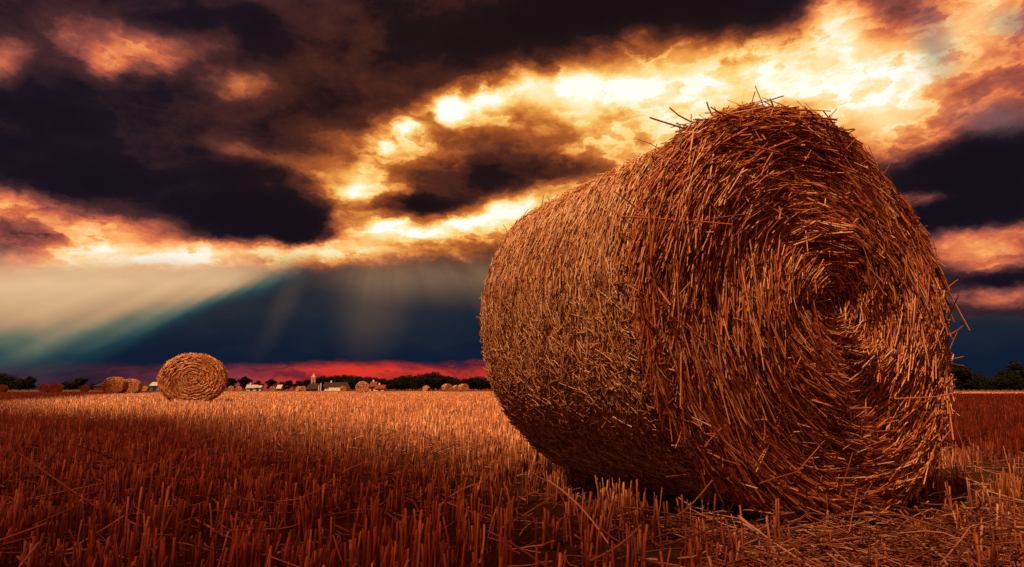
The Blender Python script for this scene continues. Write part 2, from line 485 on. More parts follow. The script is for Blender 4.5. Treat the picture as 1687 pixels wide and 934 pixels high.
gx = np.concatenate([[-6000, -1500, -400, -120, -40], np.linspace(-12, 12, 49), [40, 120, 400, 1500, 6000]])
gy = np.concatenate([[-600, -60, -10], np.linspace(-2, 14, 41), [25, 60, 150, 500, 1600, 6000, 9000]])
GX, GY = np.meshgrid(gx, gy)
near = np.exp(-((GX / 9) ** 2 + ((GY - 5) / 8) ** 2) ** 2)
GZ = near * (0.010 * np.sin(GX * 1.9 + 0.6 * GY) + 0.008 * np.sin(GY * 2.7 - 0.4 * GX) + rng.normal(0, 0.004, GX.shape)) - 0.012 + GROUND
nx_, ny_ = len(gx), len(gy)
idx = np.arange(nx_ * ny_).reshape(ny_, nx_)
quads = np.stack([idx[:-1, :-1], idx[:-1, 1:], idx[1:, 1:], idx[1:, :-1]], -1).reshape(-1, 4)
fo = mesh_obj('field', np.stack([GX, GY, GZ], -1).reshape(-1, 3), [quads], M['soil'], smooth=True)
tag(fo, 'flat harvested field of brown soil and straw bits under the stubble', 'field', kind='structure')

# ------------------------------------------------------------------ big bale: shape fitted to the photograph
S = 0.905
BA, BB = 0.859 * S, 0.859 * 0.902 * S          # half width, half height
BZ = 0.735 * S
BLEN = 1.23 * S
BX, BY, BYAW = 1.174 * S, 2.264 * S, 0.516


def wobble(th):
    d = np.degrees(th) % 360
    g = lambda c, w_: np.exp(-(((d - c + 180) % 360 - 180) / w_) ** 2)
    return 1 + 0.042 * g(313, 24) - 0.030 * g(52, 26) + 0.016 * g(142, 16) - 0.014 * g(100, 20) + 0.012 * g(268, 22) + 0.006 * np.sin(5 * th + 1) + 0.004 * np.sin(11 * th)


def bale_pos(th, rho, y, wob=1.0):
    k = rho * (1 + (wobble(th) - 1) * wob)
    x = BA * k * np.cos(th)
    z = BZ + BB * k * np.sin(th)
    return np.stack([x, y, np.maximum(z, GROUND + 0.004)], -1)


def face_y(rho, th):
    """depth of the end face behind the plane of the rim, at relative radius rho"""
    r_ = np.clip((rho - 0.90) / 0.10, 0, 1)
    dents = 0.012 * np.sin(2 * th + 7 * rho) + 0.010 * np.sin(5 * th - 11 * rho)
    return 0.045 * r_ ** 2 + 0.055 * np.exp(-(rho / 0.13) ** 2) - 0.02 * (1 - rho ** 2) + dents * (1 - r_)


def side_rho(y):
    """relative radius along the length: a slack seam behind the front rim, slightly barrelled"""
    t = y / BLEN
    r_ = 1.0 - 0.075 * np.exp(-((y - 0.125) / 0.028) ** 2) - 0.016 * np.clip((y - 0.1) / 0.05, 0, 1) - 0.03 * np.clip((0.05 - y) / 0.05, 0, 1) ** 2
    r_ = r_ - 0.05 * np.clip((y - BLEN + 0.08) / 0.08, 0, 1) ** 2
    return r_ - 0.010 + 0.014 * np.sin(np.pi * np.clip(t, 0, 1))


def grad(fn, a, b, da=1e-3):
    return (fn(a + da, b) - fn(a - da, b)) / (2 * da)


bale = empty('round_bale', (BX, BY, 0), BYAW)
tag(bale, 'huge round straw bale filling the right foreground, its shaggy coiled end showing', 'straw bale', 'round straw bales in the field')

# packed core under the loose straw
nth = 128
th = np.linspace(0, 2 * np.pi, nth, endpoint=False)
rows = []
for rho in (0.02, 0.08, 0.16, 0.28, 0.42, 0.56, 0.70, 0.82, 0.90, 0.96):
    rows.append(bale_pos(th, np.full(nth, rho * 0.985), face_y(np.full(nth, rho), th) + 0.014))
for y in np.concatenate([[0.085, 0.11, 0.135, 0.17], np.linspace(0.22, BLEN - 0.1, 10), [BLEN - 0.05, BLEN - 0.01]]):
    rows.append(bale_pos(th, np.full(nth, side_rho(y) - 0.014), np.full(nth, y)))
for rho in (0.9, 0.7, 0.4, 0.1, 0.01):
    rows.append(bale_pos(th, np.full(nth, rho), np.full(nth, BLEN - 0.005 + 0.03 * rho * 0)))
V_ = np.concatenate(rows); nr = len(rows)
ii = np.arange(nr * nth).reshape(nr, nth)
q = np.stack([ii[:-1], np.roll(ii, -1, 1)[:-1], np.roll(ii, -1, 1)[1:], ii[1:]], -1).reshape(-1, 4)
caps = [ii[0][None, ::-1], ii[-1][None, :]]
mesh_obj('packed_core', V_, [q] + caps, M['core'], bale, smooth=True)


def face_straws(n, lmean, wmean, lift, jit, out_frac, rmin=0.0, rmax=1.0):
    rho = np.sqrt(rng.uniform(rmin ** 2, rmax ** 2, n)); th_ = rng.uniform(0, 2 * np.pi, n)
    f = lambda a, b: bale_pos(a, b, face_y(b, a))
    Pp = f(th_, rho)
    dt = nrm(grad(f, th_, rho)); dr = nrm((f(th_, np.minimum(rho + 2e-3, 1.0)) - f(th_, rho - 2e-3)))
    nn = nrm(np.cross(dr, dt)); nn = nn * np.sign(-nn[:, 1:2])
    ph = rng.normal(0.10, jit, n)
    o = rng.random(n) < out_frac
    ph[o] = rng.uniform(-1.2, 1.2, o.sum())
    L_ = np.clip(rng.lognormal(math.log(lmean), 0.42, n), 0.04, 0.42)
    L_ = np.minimum(L_, 0.05 + 0.75 * rho * BA)
    D = dt * np.cos(ph)[:, None] + dr * np.sin(ph)[:, None] + nn * rng.normal(0, 0.07, n)[:, None]
    # wound layers stand out as ridges with dark furrows between them
    lay = np.sin(2 * np.pi * (rho * BA / 0.052 + th_ / (2 * np.pi)) + 1.3 * np.sin(3 * th_) + 0.8 * np.sin(7 * th_ + 5 * rho))
    off = lift * (0.35 + 0.65 * rng.random(n)) + 0.017 * lay
    Pp = Pp + nn * off[:, None]
    rad = np.maximum(rho * BA, 0.05)
    bend = -dr * (L_ ** 2 / (8 * rad) * 0.75)[:, None] + rng.normal(0, 0.007, (n, 3))
    W_ = wmean * rng.uniform(0.6, 1.4, n)
    Pp[:, 2] = np.maximum(Pp[:, 2], GROUND + 0.015)
    return straws(Pp, D, L_, W_, bend, 3, 3, 0.8)


def join(parts):
    vs, fs, b_ = [], [], 0
    for v, f in parts:
        vs.append(v); fs += [a + b_ for a in f]; b_ += len(v)
    return np.concatenate(vs), fs


mesh_obj('coiled_end', *join([face_straws(13000, 0.16, 0.0046, 0.016, 0.12, 0.03),
                              face_straws(3600, 0.20, 0.0052, 0.020, 0.20, 0.06),
                              face_straws(6000, 0.16, 0.0046, 0.012, 0.11, 0.02, 0.82, 1.0),
                              face_straws(900, 0.05, 0.0050, 0.028, 0.9, 0.6),
                              face_straws(100, 0.30, 0.0055, 0.032, 0.8, 0.5)]), M['straw'], bale)


def side_straws(n, lmean, wmean, lift, mess, th0=0.0, th1=2 * np.pi, y0=0.05, y1=None):
    y1 = y1 or BLEN
    y = rng.uniform(y0, y1, n); th_ = rng.uniform(th0, th1, n)
    f = lambda a, b: bale_pos(a, side_rho(b), b)
    Pp = f(th_, y)
    dt = nrm(grad(f, th_, y)); dy = np.tile(np.array([[0, 1.0, 0]]), (n, 1))
    nn = nrm(np.cross(dt, dy)); c = Pp - np.array([0, 0, BZ]); c[:, 1] = 0
    nn = nn * np.sign((nn * c).sum(1))[:, None]
    up = np.sin(th_)
    sig = 0.06 + mess * np.clip((0.22 - up) / 0.6, 0, 1)
    ph = rng.normal(0, 1, n) * sig
    o = rng.random(n) < 0.02 + 0.20 * np.clip((0.2 - up), 0, 1)
    ph[o] = rng.uniform(-1.5, 1.5, o.sum())
    L_ = np.clip(rng.lognormal(math.log(lmean), 0.4, n), 0.02, 0.3) * (1 - 0.35 * np.clip((0.3 - up), 0, 1))
    D = dt * np.cos(ph)[:, None] + dy * np.sin(ph)[:, None] + nn * rng.normal(0, 0.09, n)[:, None]
    # the net pulls the straw into narrow strips round the bale
    strip = np.sin(2 * np.pi * y / 0.024) * np.clip(0.4 + up, 0, 1)
    off = lift * rng.uniform(0.2, 1.0, n) + 0.0055 * strip
    Pp = Pp + nn * off[:, None]
    bend = -nn * (L_ ** 2 / (8 * BA))[:, None] + rng.normal(0, 0.003, (n, 3))
    Pp[:, 2] = np.maximum(Pp[:, 2], GROUND + 0.012)
    return straws(Pp, D, L_, wmean * rng.uniform(0.6, 1.4, n), bend, 3, 3, 0.85)


mesh_obj('netted_side', *join([side_straws(38000, 0.085, 0.0044, 0.0065, 0.7, R(60), R(300), 0.14),
                               side_straws(11000, 0.050, 0.0042, 0.020, 1.0, R(150), R(268), 0.145),
                               side_straws(10000, 0.085, 0.0052, 0.012, 0.5, R(-60), R(60), 0.125)]), M['side_straw'], bale)

mesh_obj('end_lip', *side_straws(8000, 0.13, 0.0046, 0.012, 0.10, 0, 2 * np.pi, 0.010, 0.098), M['straw'], bale)

# loose ends that stick out of the outline
n = 420
th_ = rng.uniform(R(-40), R(220), n); y = np.where(rng.random(n) < 0.65, rng.uniform(0.03, 0.12, n), rng.uniform(0.1, BLEN, n))
Pp = bale_pos(th_, side_rho(y), y)
c = Pp - np.array([0, 0, BZ]); c[:, 1] = 0; c = nrm(c)
dt = np.stack([-c[:, 2], 0 * c[:, 0], c[:, 0]], 1)
D = nrm(dt * rng.normal(0, 1, n)[:, None] + c * rng.uniform(0.15, 0.8, n)[:, None] + np.array([0, 1, 0]) * rng.normal(0, 0.3, n)[:, None])
L_ = np.where((rng.random(n) < 0.10) & (y < 0.12), rng.uniform(0.10, 0.17, n), rng.uniform(0.03, 0.09, n))
pr = [straws(Pp + D * (L_ * 0.32)[:, None], D, L_, rng.uniform(0.0025, 0.005, n), rng.normal(0, 0.008, (n, 3)), 3, 4, 0.7)]


def local(px, py, plane_y):
    """bale-space point on the plane y = plane_y seen at that photo pixel"""
    d = direction(px, py)
    rot = Matrix.Rotation(-BYAW, 3, 'Z')
    o = rot @ (Vector((0, 0, CAM_H)) - Vector((BX, BY, 0))); dd = rot @ d
    t = (plane_y - o.y) / dd.y
    return o + dd * t


for a_, b_, py_ in (((1172, 214), (1098, 184), 0.10), ((1160, 212), (1113, 204), 0.12), ((1180, 200), (1163, 172), 0.06), ((1280, 190), (1269, 163), 0.03),
                    ((1312, 200), (1287, 176), 0.04), ((1336, 212), (1380, 184), 0.03), ((1340, 212), (1372, 195), 0.04), ((1240, 190), (1220, 178), 0.05),
                    ((1330, 206), (1306, 183), 0.04), ((1480, 390), (1528, 374), 0.03), ((1485, 394), (1529, 395), 0.03), ((1535, 495), (1578, 460), 0.05),
                    ((1484, 360), (1485, 326), 0.06), ((1550, 560), (1584, 541), 0.04), ((1545, 690), (1590, 714), 0.03), ((1187, 212), (1236, 284), -0.035),
                    ((1273, 247), (1256, 318), -0.04), ((1178, 282), (1196, 335), -0.04), ((1262, 690), (1259, 738), -0.05), ((1390, 660), (1457, 754), -0.045),
                    ((1330, 550), (1386, 650), -0.045), ((1350, 468), (1420, 466), -0.03), ((1160, 735), (1186, 706), -0.03), ((1400, 380), (1480, 450), -0.035),
                    ((1290, 590), (1345, 585), -0.04), ((1150, 560), (1175, 610), -0.04), ((1450, 560), (1500, 640), -0.04), ((1235, 330), (1272, 360), -0.03)):
    p0, p1 = local(*a_, py_), local(*b_, py_)
    pr.append(straws(np.array([(p0 + p1) / 2]), np.array([p1 - p0]), np.array([(p1 - p0).length * 1.08]), np.array([0.0062]), rng.normal(0, 0.006, (1, 3)), 4, 5, 0.75))
o = mesh_obj('stray_straw', *join(pr), M['straw'], bale)
o['kind'] = 'stuff'

# ------------------------------------------------------------------ the other bales
def small_bale(name, a, bh, ln, nface, nside, wf, ws, seed):
    """round bale, axis along y, end face at y = 0 towards -y, base at the origin"""
    global rng
    keep, rng = rng, np.random.default_rng(seed)
    root = empty(name, (0, 0, 0))
    nt_ = 72
    t_ = np.linspace(0, 2 * np.pi, nt_, endpoint=False)
    wob = 1 + 0.012 * np.sin(3 * t_ + seed) + 0.008 * np.sin(7 * t_)
    def pos(th, rho, y):
        z = bh * 0.97 + bh * rho * np.sin(th)
        return np.stack([a * rho * np.cos(th) * (1 + 0.05 * np.exp(-((z / bh) / 0.5) ** 2)), y + 0 * th, np.maximum(z, 0.0)], -1)
    rw = [pos(t_, np.full(nt_, r_) * wob, np.full(nt_, yy)) for r_, yy in
          ((0.02, 0.04), (0.2, 0.02), (0.5, 0.015), (0.85, 0.02), (0.94, 0.05), (0.985, 0.11), (0.99, ln * 0.5), (0.985, ln - 0.1), (0.94, ln - 0.04), (0.85, ln), (0.4, ln), (0.02, ln))]
    v_ = np.concatenate(rw); k = np.arange(len(v_)).reshape(len(rw), nt_)
    qq = np.stack([k[:-1], np.roll(k, -1, 1)[:-1], np.roll(k, -1, 1)[1:], k[1:]], -1).reshape(-1, 4)
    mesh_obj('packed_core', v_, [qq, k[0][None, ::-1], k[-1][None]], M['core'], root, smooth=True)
    rho = np.sqrt(rng.uniform(0, 1, nface)); th = rng.uniform(0, 2 * np.pi, nface)
    yy = 0.07 * np.clip((rho - 0.88) / 0.12, 0, 1) ** 2
    lay = np.sin(2 * np.pi * (rho * a / 0.10 + th / (2 * np.pi)) + 1.5 * np.sin(2 * th + 1) + 0.9 * np.sin(5 * th + 4 * rho) + rng.normal(0, 0.5, nface))
    p = pos(th, rho, yy - 0.012 * rng.random(nface) - 0.012 * lay)
    tg = np.stack([-np.sin(th), rng.normal(0, 0.08, nface), np.cos(th) * bh / a], -1)
    rd = np.stack([np.cos(th), 0 * th, np.sin(th)], -1)
    L_ = np.minimum(rng.uniform(0.10, 0.26, nface), 0.06 + 0.7 * rho * a)
    d_ = nrm(tg) + rd * rng.normal(0.05, 0.22, nface)[:, None]
    bnd = -rd * (L_ ** 2 / (8 * np.maximum(rho * a, 0.06)))[:, None]
    p[:, 2] = np.maximum(p[:, 2], 0.02)
    mesh_obj('coiled_end', *straws(p, d_, L_, wf * rng.uniform(0.6, 1.4, nface), bnd, 3, 3, 0.8), M['straw'], root)
    th = rng.uniform(R(-50), R(230), nside); y = rng.uniform(0.02, ln, nside)
    rr = 0.985 - 0.05 * np.clip((0.08 - y) / 0.08, 0, 1) ** 2 - 0.05 * np.clip((y - ln + 0.08) / 0.08, 0, 1) ** 2
    p = pos(th, rr + 0.012 * rng.random(nside), y)
    tg = np.stack([-np.sin(th), rng.normal(0, 0.3, nside), np.cos(th) * bh / a], -1)
    rd = np.stack([np.cos(th), 0 * th, np.sin(th)], -1)
    L_ = rng.uniform(0.06, 0.2, nside)
    p[:, 2] = np.maximum(p[:, 2], 0.02)
    mesh_obj('netted_side', *straws(p, nrm(tg) + rd * np.where(rng.random(nside) < 0.08, 0.7, 1.0)[:, None] * rng.normal(0, 0.10, nside)[:, None] * np.where(rng.random(nside) < 0.06, 6.0, 1.0)[:, None], L_, ws * rng.uniform(0.6, 1.4, nside), -rd * (L_ ** 2 / (8 * a))[:, None], 3, 2, 0.85), M['straw'], root)
    rng = keep
    return root


GB = 'round straw bales in the field'
mid = small_bale('round_bale', 0.86, 0.715, 1.15, 5200, 5000, 0.014, 0.013, 3)
mid.location = (ground_x(316, 18.6), 18.6, GROUND - 0.01); mid.scale = (1.08,) * 3; mid.rotation_euler.z = R(24)
tag(mid, 'coiled orange straw bale standing alone on the stubble at mid distance on the left', 'straw bale', GB)
far = small_bale('round_bale', 0.76, 0.70, 1.2, 1300, 1300, 0.034, 0.030, 5)
FAR = [  # photo column, distance, turn (deg), size, label
    (185, 52, 15, 1.08, 'larger front bale of the touching pair left of the alone standing coiled bale'),
    (213, 55, 20, 1.0, 'rear bale of the touching pair, half hidden behind its larger neighbour'),
    (91, 92, 22, 1.0, 'right hand bale of the dim overlapping pair in front of the far left trees'),
    (72, 96, 18, 0.95, 'left hand bale of the dim overlapping pair in front of the far left trees'),
    (0, 104, 10, 0.9, 'pale small bale cut by the left edge of the view under dark trees'),
    (138, 118, 20, 0.95, 'small bale alone between the dim pair and the larger touching pair'),
    (238, 170, 10, 1.0, 'tiny bale beside the small blue fronted shed'),
    (380, 160, 20, 1.0, 'tiny bale just right of the coiled bale at mid distance, first of two'),
    (394, 180, 20, 1.0, 'smaller second tiny bale right of the coiled bale, near the dark round tree'),
    (449, 172, 20, 1.0, 'tiny bale between the white house and the small pale hut'),
    (490, 175, -20, 1.0, 'left tiny bale of two touching below the church tower'),
    (499.5, 165, 20, 1.0, 'right tiny bale of two touching below the church tower'),
    (566, 128, 25, 0.82, 'bale at the right end of the long white farm building'),
    (597, 71, 12, 1.0, 'tall pale bale before the wood, largest on the horizon right of the church tower'),
    (700, 140, -20, 0.95, 'lone small bale in front of the dark wood'),
    (739, 106, 34, 1.02, 'left and widest of three pale bales lined up before the wood by the huge bale'),
    (754, 122, 34, 0.95, 'middle and smallest of three pale bales lined up before the wood'),
    (766, 102, 30, 1.0, 'right of three pale bales before the wood, nearest the huge bale'),
]
for i, (px, dep, rz, sc_, lab) in enumerate(FAR):
    o = far if i == 0 else copy_tree(far)
    o.location = (ground_x(px, dep), dep, GROUND - 0.01); o.rotation_euler.z = R(rz); o.scale = (sc_,) * 3
    tag(o, lab, 'straw bale', GB)

# ------------------------------------------------------------------ stubble
def in_bale(x, y, grow=0.0):
    """standing room of the big bale: True where the stalks are crushed"""
    c, s = math.cos(-BYAW), math.sin(-BYAW)
    lx, ly = (x - BX) * c - (y - BY) * s, (x - BX) * s + (y - BY) * c
    return (np.abs(lx) < 0.30 + grow) & (ly > -0.02 - grow) & (ly < BLEN + grow)


def under_bale(x, y):
    c, s = math.cos(-BYAW), math.sin(-BYAW)
    lx, ly = (x - BX) * c - (y - BY) * s, (x - BX) * s + (y - BY) * c
    h = BZ - BB * np.sqrt(np.clip(1 - (lx / BA) ** 2, 0, 1))
    return np.where((np.abs(lx) < BA) & (ly > 0.02) & (ly < BLEN), h, 9.0)


def stubble(r0, r1, dens_clump, per, w0, hmean, rows=True):
    area = (r1 ** 2 - r0 ** 2) * R(112) / 2
    n = int(area * dens_clump)
    r = np.sqrt(rng.uniform(r0 ** 2, r1 ** 2, n)); a = rng.uniform(R(-56), R(56), n)
    x, y = r * np.sin(a), r * np.cos(a)
    if r0 == 0.0: y = y - 0.4
    if rows:      # drilled rows running across the view, a little askew
        rot = R(12); c, s = math.cos(rot), math.sin(rot)
        u, v = x * c + y * s, -x * s + y * c
        v = np.round(v / 0.19) * 0.19 + rng.normal(0, 0.012, n)
        x, y = u * c - v * s, u * s + v * c
        gap = np.sin(u * 3.1 + 9 * np.round(v / 0.19)) + np.sin(u * 7.7 + 4 * np.round(v / 0.19))
        k = rng.random(n) < np.clip(0.45 + 0.55 * gap, 0.04, 1)
        x, y = x[k], y[k]
    n = len(x)
    ch = rng.normal(1.0, 0.16, n)
    x = np.repeat(x, per) + rng.normal(0, 0.010, n * per); y = np.repeat(y, per) + rng.normal(0, 0.010, n * per); ch = np.repeat(ch, per)
    k = ~in_bale(x, y) & (np.hypot(x, y) > 0.55)
    x, y, ch = x[k], y[k], ch[k]; n = len(x)
    ov = 0.55 + 0.45 * np.sin(0.9 * x + 1.7 * np.sin(0.6 * y)) * 0.5
    h = np.clip(hmean * ch * rng.normal(1, 0.16, n) * (0.8 + 0.3 * ov), 0.03, 0.24)
    lean = rng.normal(0, 0.085, (n, 2)) + np.array([0.03, 0.0])
    fl = rng.random(n) < 0.06
    lean[fl] += rng.normal(0, 0.8, (fl.sum(), 2))
    # the end of the field nearest the bale's right is trodden flat
    tread = (x > 0.75) & (y < 1.95) & (rng.random(n) < 0.72)
    h[tread] *= rng.uniform(0.2, 0.7, tread.sum())
    c_, s_ = math.cos(-BYAW), math.sin(-BYAW)
    lx, ly = (x - BX) * c_ - (y - BY) * s_, (x - BX) * s_ + (y - BY) * c_
    crush = (np.abs(lx) < 0.75) & (ly > -0.55) & (ly < 0.1) & (rng.random(n) < 0.8)      # run over when the bale was rolled out
    h[crush] *= rng.uniform(0.15, 0.55, crush.sum()); lean[crush] += rng.normal(0, 0.7, (crush.sum(), 2))
    h = np.minimum(h, np.maximum(under_bale(x, y) - 0.01, 0.02))
    D = nrm(np.stack([lean[:, 0], lean[:, 1], np.ones(n)], 1))
    Pp = np.stack([x, y, np.full(n, GROUND - 0.02)], 1) + D * (h * 0.5)[:, None]
    return Pp, D, h + 0.02, w0 * rng.uniform(0.65, 1.35, n)


parts = []
Pp, D, h, W_ = stubble(0.0, 4.0, 330, 4, 0.0056, 0.094)
parts.append(straws(Pp, D, h, W_, rng.normal(0, 0.004, (len(Pp), 3)), 5, 4, 0.9, cap=True))
Pp, D, h, W_ = stubble(3.95, 9.0, 230, 4, 0.0060, 0.092)
parts.append(straws(Pp, D, h, W_, None, 3, 2, 0.9, cap=True))
for r0, r1, dc, w0 in ((8.95, 16, 110, 0.010), (15.9, 30, 45, 0.015), (29.8, 60, 16, 0.03), (59.5, 120, 4.0, 0.06)):
    Pp, D, h, W_ = stubble(r0, r1, dc, 2, w0, 0.115, rows=r0 < 15)
    parts.append(straws(Pp, D, h, W_, None, 3, 2, 0.85, cap=True))
so_ = mesh_obj('stubble', *join(parts), M['stubble'])
tag(so_, 'cut reddish brown stubble standing in rows over the whole field', 'stubble', kind='stuff')

# cut straw and chaff lying between the stalks
def litter(n, r1, lmean, wmean, zmax, box=None):
    if box:
        x, y = rng.uniform(box[0], box[1], n), rng.uniform(box[2], box[3], n)
    else:
        r = r1 * np.sqrt(rng.random(n)); a = rng.uniform(R(-56), R(56), n); x, y = r * np.sin(a), r * np.cos(a)
    k = (np.hypot(x, y) > 1.15) & ~in_bale(x, y, -0.03); x, y = x[k], y[k]; n = len(x)
    az = rng.uniform(0, 2 * np.pi, n)
    D = np.stack([np.cos(az), np.sin(az), rng.normal(0, 0.22, n)], 1)
    L_ = np.clip(rng.lognormal(math.log(lmean), 0.5, n), 0.02, 0.5)
    z = np.maximum(rng.random(n) ** 1.5 * zmax, 0.0) + np.abs(D[:, 2]) * L_ * 0.4
    z = np.minimum(z, np.maximum(under_bale(x, y) - 0.01, 0.005))
    return straws(np.stack([x, y, z + GROUND], 1), D, L_, wmean * rng.uniform(0.6, 1.4, n), rng.normal(0, 0.11, (n, 3)) * L_[:, None] * np.array([1, 1, 0.4]), 3, 4, 0.7)


lp = [litter(4200, 5.0, 0.06, 0.0040, 0.018), litter(9000, 12.0, 0.09, 0.006, 0.04), litter(320, 4.5, 0.16, 0.0046, 0.08),
      litter(3600, 0, 0.075, 0.0046, 0.035, (0.45, 2.6, 0.9, 1.95)), litter(420, 0, 0.15, 0.0052, 0.08, (0.35, 2.6, 0.9, 1.9))]
for (ax, ay, da), (bx, by, db) in (((910, 788, 1.75), (1010, 890, 1.35)), ((800, 870, 1.45), (900, 930, 1.25)), ((640, 790, 2.6), (745, 740, 3.2)), ((690, 755, 2.7), (760, 728, 2.7)),
                                   ((800, 870, 1.45), (792, 934, 1.4)), ((1010, 830, 1.5), (995, 934, 1.4)), ((860, 850, 1.6), (940, 800, 1.9)), ((975, 930, 1.3), (1060, 870, 1.4)),
                                   ((560, 775, 2.6), (625, 755, 2.9)), ((630, 842, 1.9), (665, 865, 1.7)), ((1110, 860, 1.5), (1170, 800, 1.6)), ((1080, 905, 1.35), (1180, 870, 1.45))):
    d0, d1 = direction(ax, ay), direction(bx, by)
    p0 = Vector((0, 0, CAM_H)) + d0 * (da / d0.y); p1 = Vector((0, 0, CAM_H)) + d1 * (db / d1.y)
    lp.append(straws(np.array([(p0 + p1) / 2]), np.array([p1 - p0]), np.array([(p1 - p0).length]), np.array([0.0062]), rng.normal(0, 0.006, (1, 3)), 4, 5, 0.7))
lo = mesh_obj('loose_straw', *join(lp), M['litter'])
tag(lo, 'cut straw and chaff strewn between the stubble, thickest at lower right', 'straw', kind='stuff')

# ------------------------------------------------------------------ trees on the horizon
def make_tree(seed, h, wd, nleaf, lean=0.0):
    rs = np.random.default_rng(seed)
    root = empty('broadleaf_tree', (0, 0, 0))
    tb = MB()
    tb.tube((0, 0, -0.1), (0.1, 0, h * 0.35), 0.028 * h, 0.018 * h)
    nl = 7
    cents, rads = [], []
    for i in range(nl):
        a = 2 * math.pi * i / nl + rs.uniform(-0.4, 0.4); rr = wd * 0.5 * rs.uniform(0.35, 0.75)
        z = h * rs.uniform(0.36, 0.80)
        tip = (rr * math.cos(a), rr * math.sin(a), z)
        tb.tube((0.1, 0, h * rs.uniform(0.2, 0.34)), tip, 0.011 * h, 0.004 * h, 5)
        cents.append(tip); rads.append(wd * rs.uniform(0.18, 0.28))
    cents += [(rs.normal(0, 0.06 * wd), rs.normal(0, 0.06 * wd), h * 0.84), (0.1 * wd, 0, h * 0.6), (-0.1 * wd, 0, h * 0.5), (0.25 * wd, 0, h * 0.28), (-0.27 * wd, 0, h * 0.25), (0, -0.25 * wd, h * 0.27)]
    rads += [wd * 0.2, wd * 0.3, wd * 0.3, wd * 0.2, wd * 0.2, wd * 0.22]
    tb.build('trunk', M['bark'], root)
    cents, rads = np.array(cents), np.array(rads)
    k = rs.integers(0, len(cents), nleaf)
    d = nrm(rs.normal(0, 1, (nleaf, 3))) * (rs.random(nleaf) ** 0.4)[:, None] * rads[k][:, None] * np.array([1, 1, 0.85])
    p = cents[k] + d; p[:, 2] = np.maximum(p[:, 2], 0.1)
    p[:, 2] = np.minimum(p[:, 2], h)
    s_ = h * 0.028 * rs.uniform(0.6, 1.5, nleaf)
    a = nrm(rs.normal(0, 1, (nleaf, 3))); b_ = nrm(np.cross(a, rs.normal(0, 1, (nleaf, 3))))
    vv = np.stack([p - a * s_[:, None], p + b_ * (s_ * 0.6)[:, None], p + a * s_[:, None], p - b_ * (s_ * 0.6)[:, None]], 1).reshape(-1, 3)
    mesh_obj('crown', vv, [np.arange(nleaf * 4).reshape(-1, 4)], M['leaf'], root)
    return root


protos = [make_tree(1, 10, 9.5, 4200), make_tree(2, 11, 8, 4200), make_tree(3, 9, 11, 4600), make_tree(4, 12, 7.5, 4000)]
used = set()


def put_tree(k, px, top, dep, label, group, wide=1.0):
    """tree whose tip is seen at photo row `top`"""
    global protos
    src = protos[k]
    o = src if k not in used else copy_tree(src)
    used.add(k)
    hgt = (642 - top) / FPX * dep * 1.02 + 0.35
    base = (10, 11, 9, 12)[k]
    s_ = hgt / base
    o.location = (ground_x(px, dep), dep, -0.05); o.rotation_euler.z = rng.uniform(0, 6.28); o.scale = (s_ * wide, s_ * wide, s_)
    tag(o, label, 'tree', group)


GT = 'dark trees along the horizon'
for px, top, k, lab in ((2, 616, 2, 'dark spreading tree at the left edge of the field horizon'), (18, 621, 0, 'low dark tree second from the left edge of the horizon'),
                        (33, 624, 2, 'low dark bush like tree in the left clump'), (47, 620, 1, 'dark round tree ending the left clump, beside the dim bale pair'),
                        (108, 629, 2, 'low dark tree just right of the dim bale pair'), (121, 627, 0, 'low dark tree over the small lone bale on the left'),
                        (133, 622, 3, 'pointed dark tree left of the larger touching pair of bales'), (152, 632, 2, 'lowest dark bush between the lone small bale and the touching pair'),
                        (380, 622, 3, 'slim dark tree right behind the coiled bale at mid distance'), (402, 620, 1, 'round dark tree left of the white house'),
                        (424, 627, 0, 'dark tree behind the white house'), (446, 624, 1, 'dark round tree above the tiny bale right of the white house'),
                        (464, 629, 2, 'dark tree behind the small pale hut'), (476, 626, 3, 'slim dark tree left of the church tower'),
                        (490, 627, 0, 'dark tree over the two touching tiny bales'), (505, 625, 2, 'dark tree close on the left of the church tower'),
                        (1583, 599, 1, 'dark tree close behind the right side of the huge bale'), (1600, 613, 2, 'low dark tree right of the huge bale, before a gap'),
                        (1681, 596, 0, 'dark tree at the right edge of the view'), (1663, 613, 2, 'low dark tree next to the right edge tree')):
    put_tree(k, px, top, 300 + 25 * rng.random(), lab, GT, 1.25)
wood = [(522, 622), (533, 621), (545, 620), (556, 619), (568, 618.5), (580, 619), (592, 620), (604, 621), (617, 622), (630, 624), (641, 625), (652, 622), (662, 620), (672, 619),
        (684, 620), (694, 618), (704, 616), (715, 615), (727, 617), (739, 620), (752, 624), (764, 625), (776, 622), (788, 621), (800, 622), (815, 620), (832, 622)]
for i, (px, top) in enumerate(wood):
    put_tree((0, 2, 1, 2)[i % 4], px, top + rng.uniform(-1.2, 1.2), 330 + 60 * rng.random(), 'dark broadleaf tree massed with others in the wood on the horizon', 'trees of the wood on the horizon', 1.35)
for i, px in enumerate(range(528, 838, 14)):
    put_tree((2, 0, 1)[i % 3], px + rng.uniform(-4, 4), np.interp(px, [p_[0] for p_ in wood], [p_[1] for p_ in wood]) + rng.uniform(0.5, 3.0), 400 + 30 * rng.random(), 'dark broadleaf tree massed with others in the wood on the horizon', 'trees of the wood on the horizon', 1.5)
for i, px in enumerate(range(850, 1570, 30)):
    put_tree((2, 0, 1)[i % 3], px + rng.uniform(-8, 8), 620 + rng.uniform(-3, 3), 350 + 60 * rng.random(), 'dark broadleaf tree massed with others in the wood on the horizon', 'trees of the wood on the horizon', 1.9)
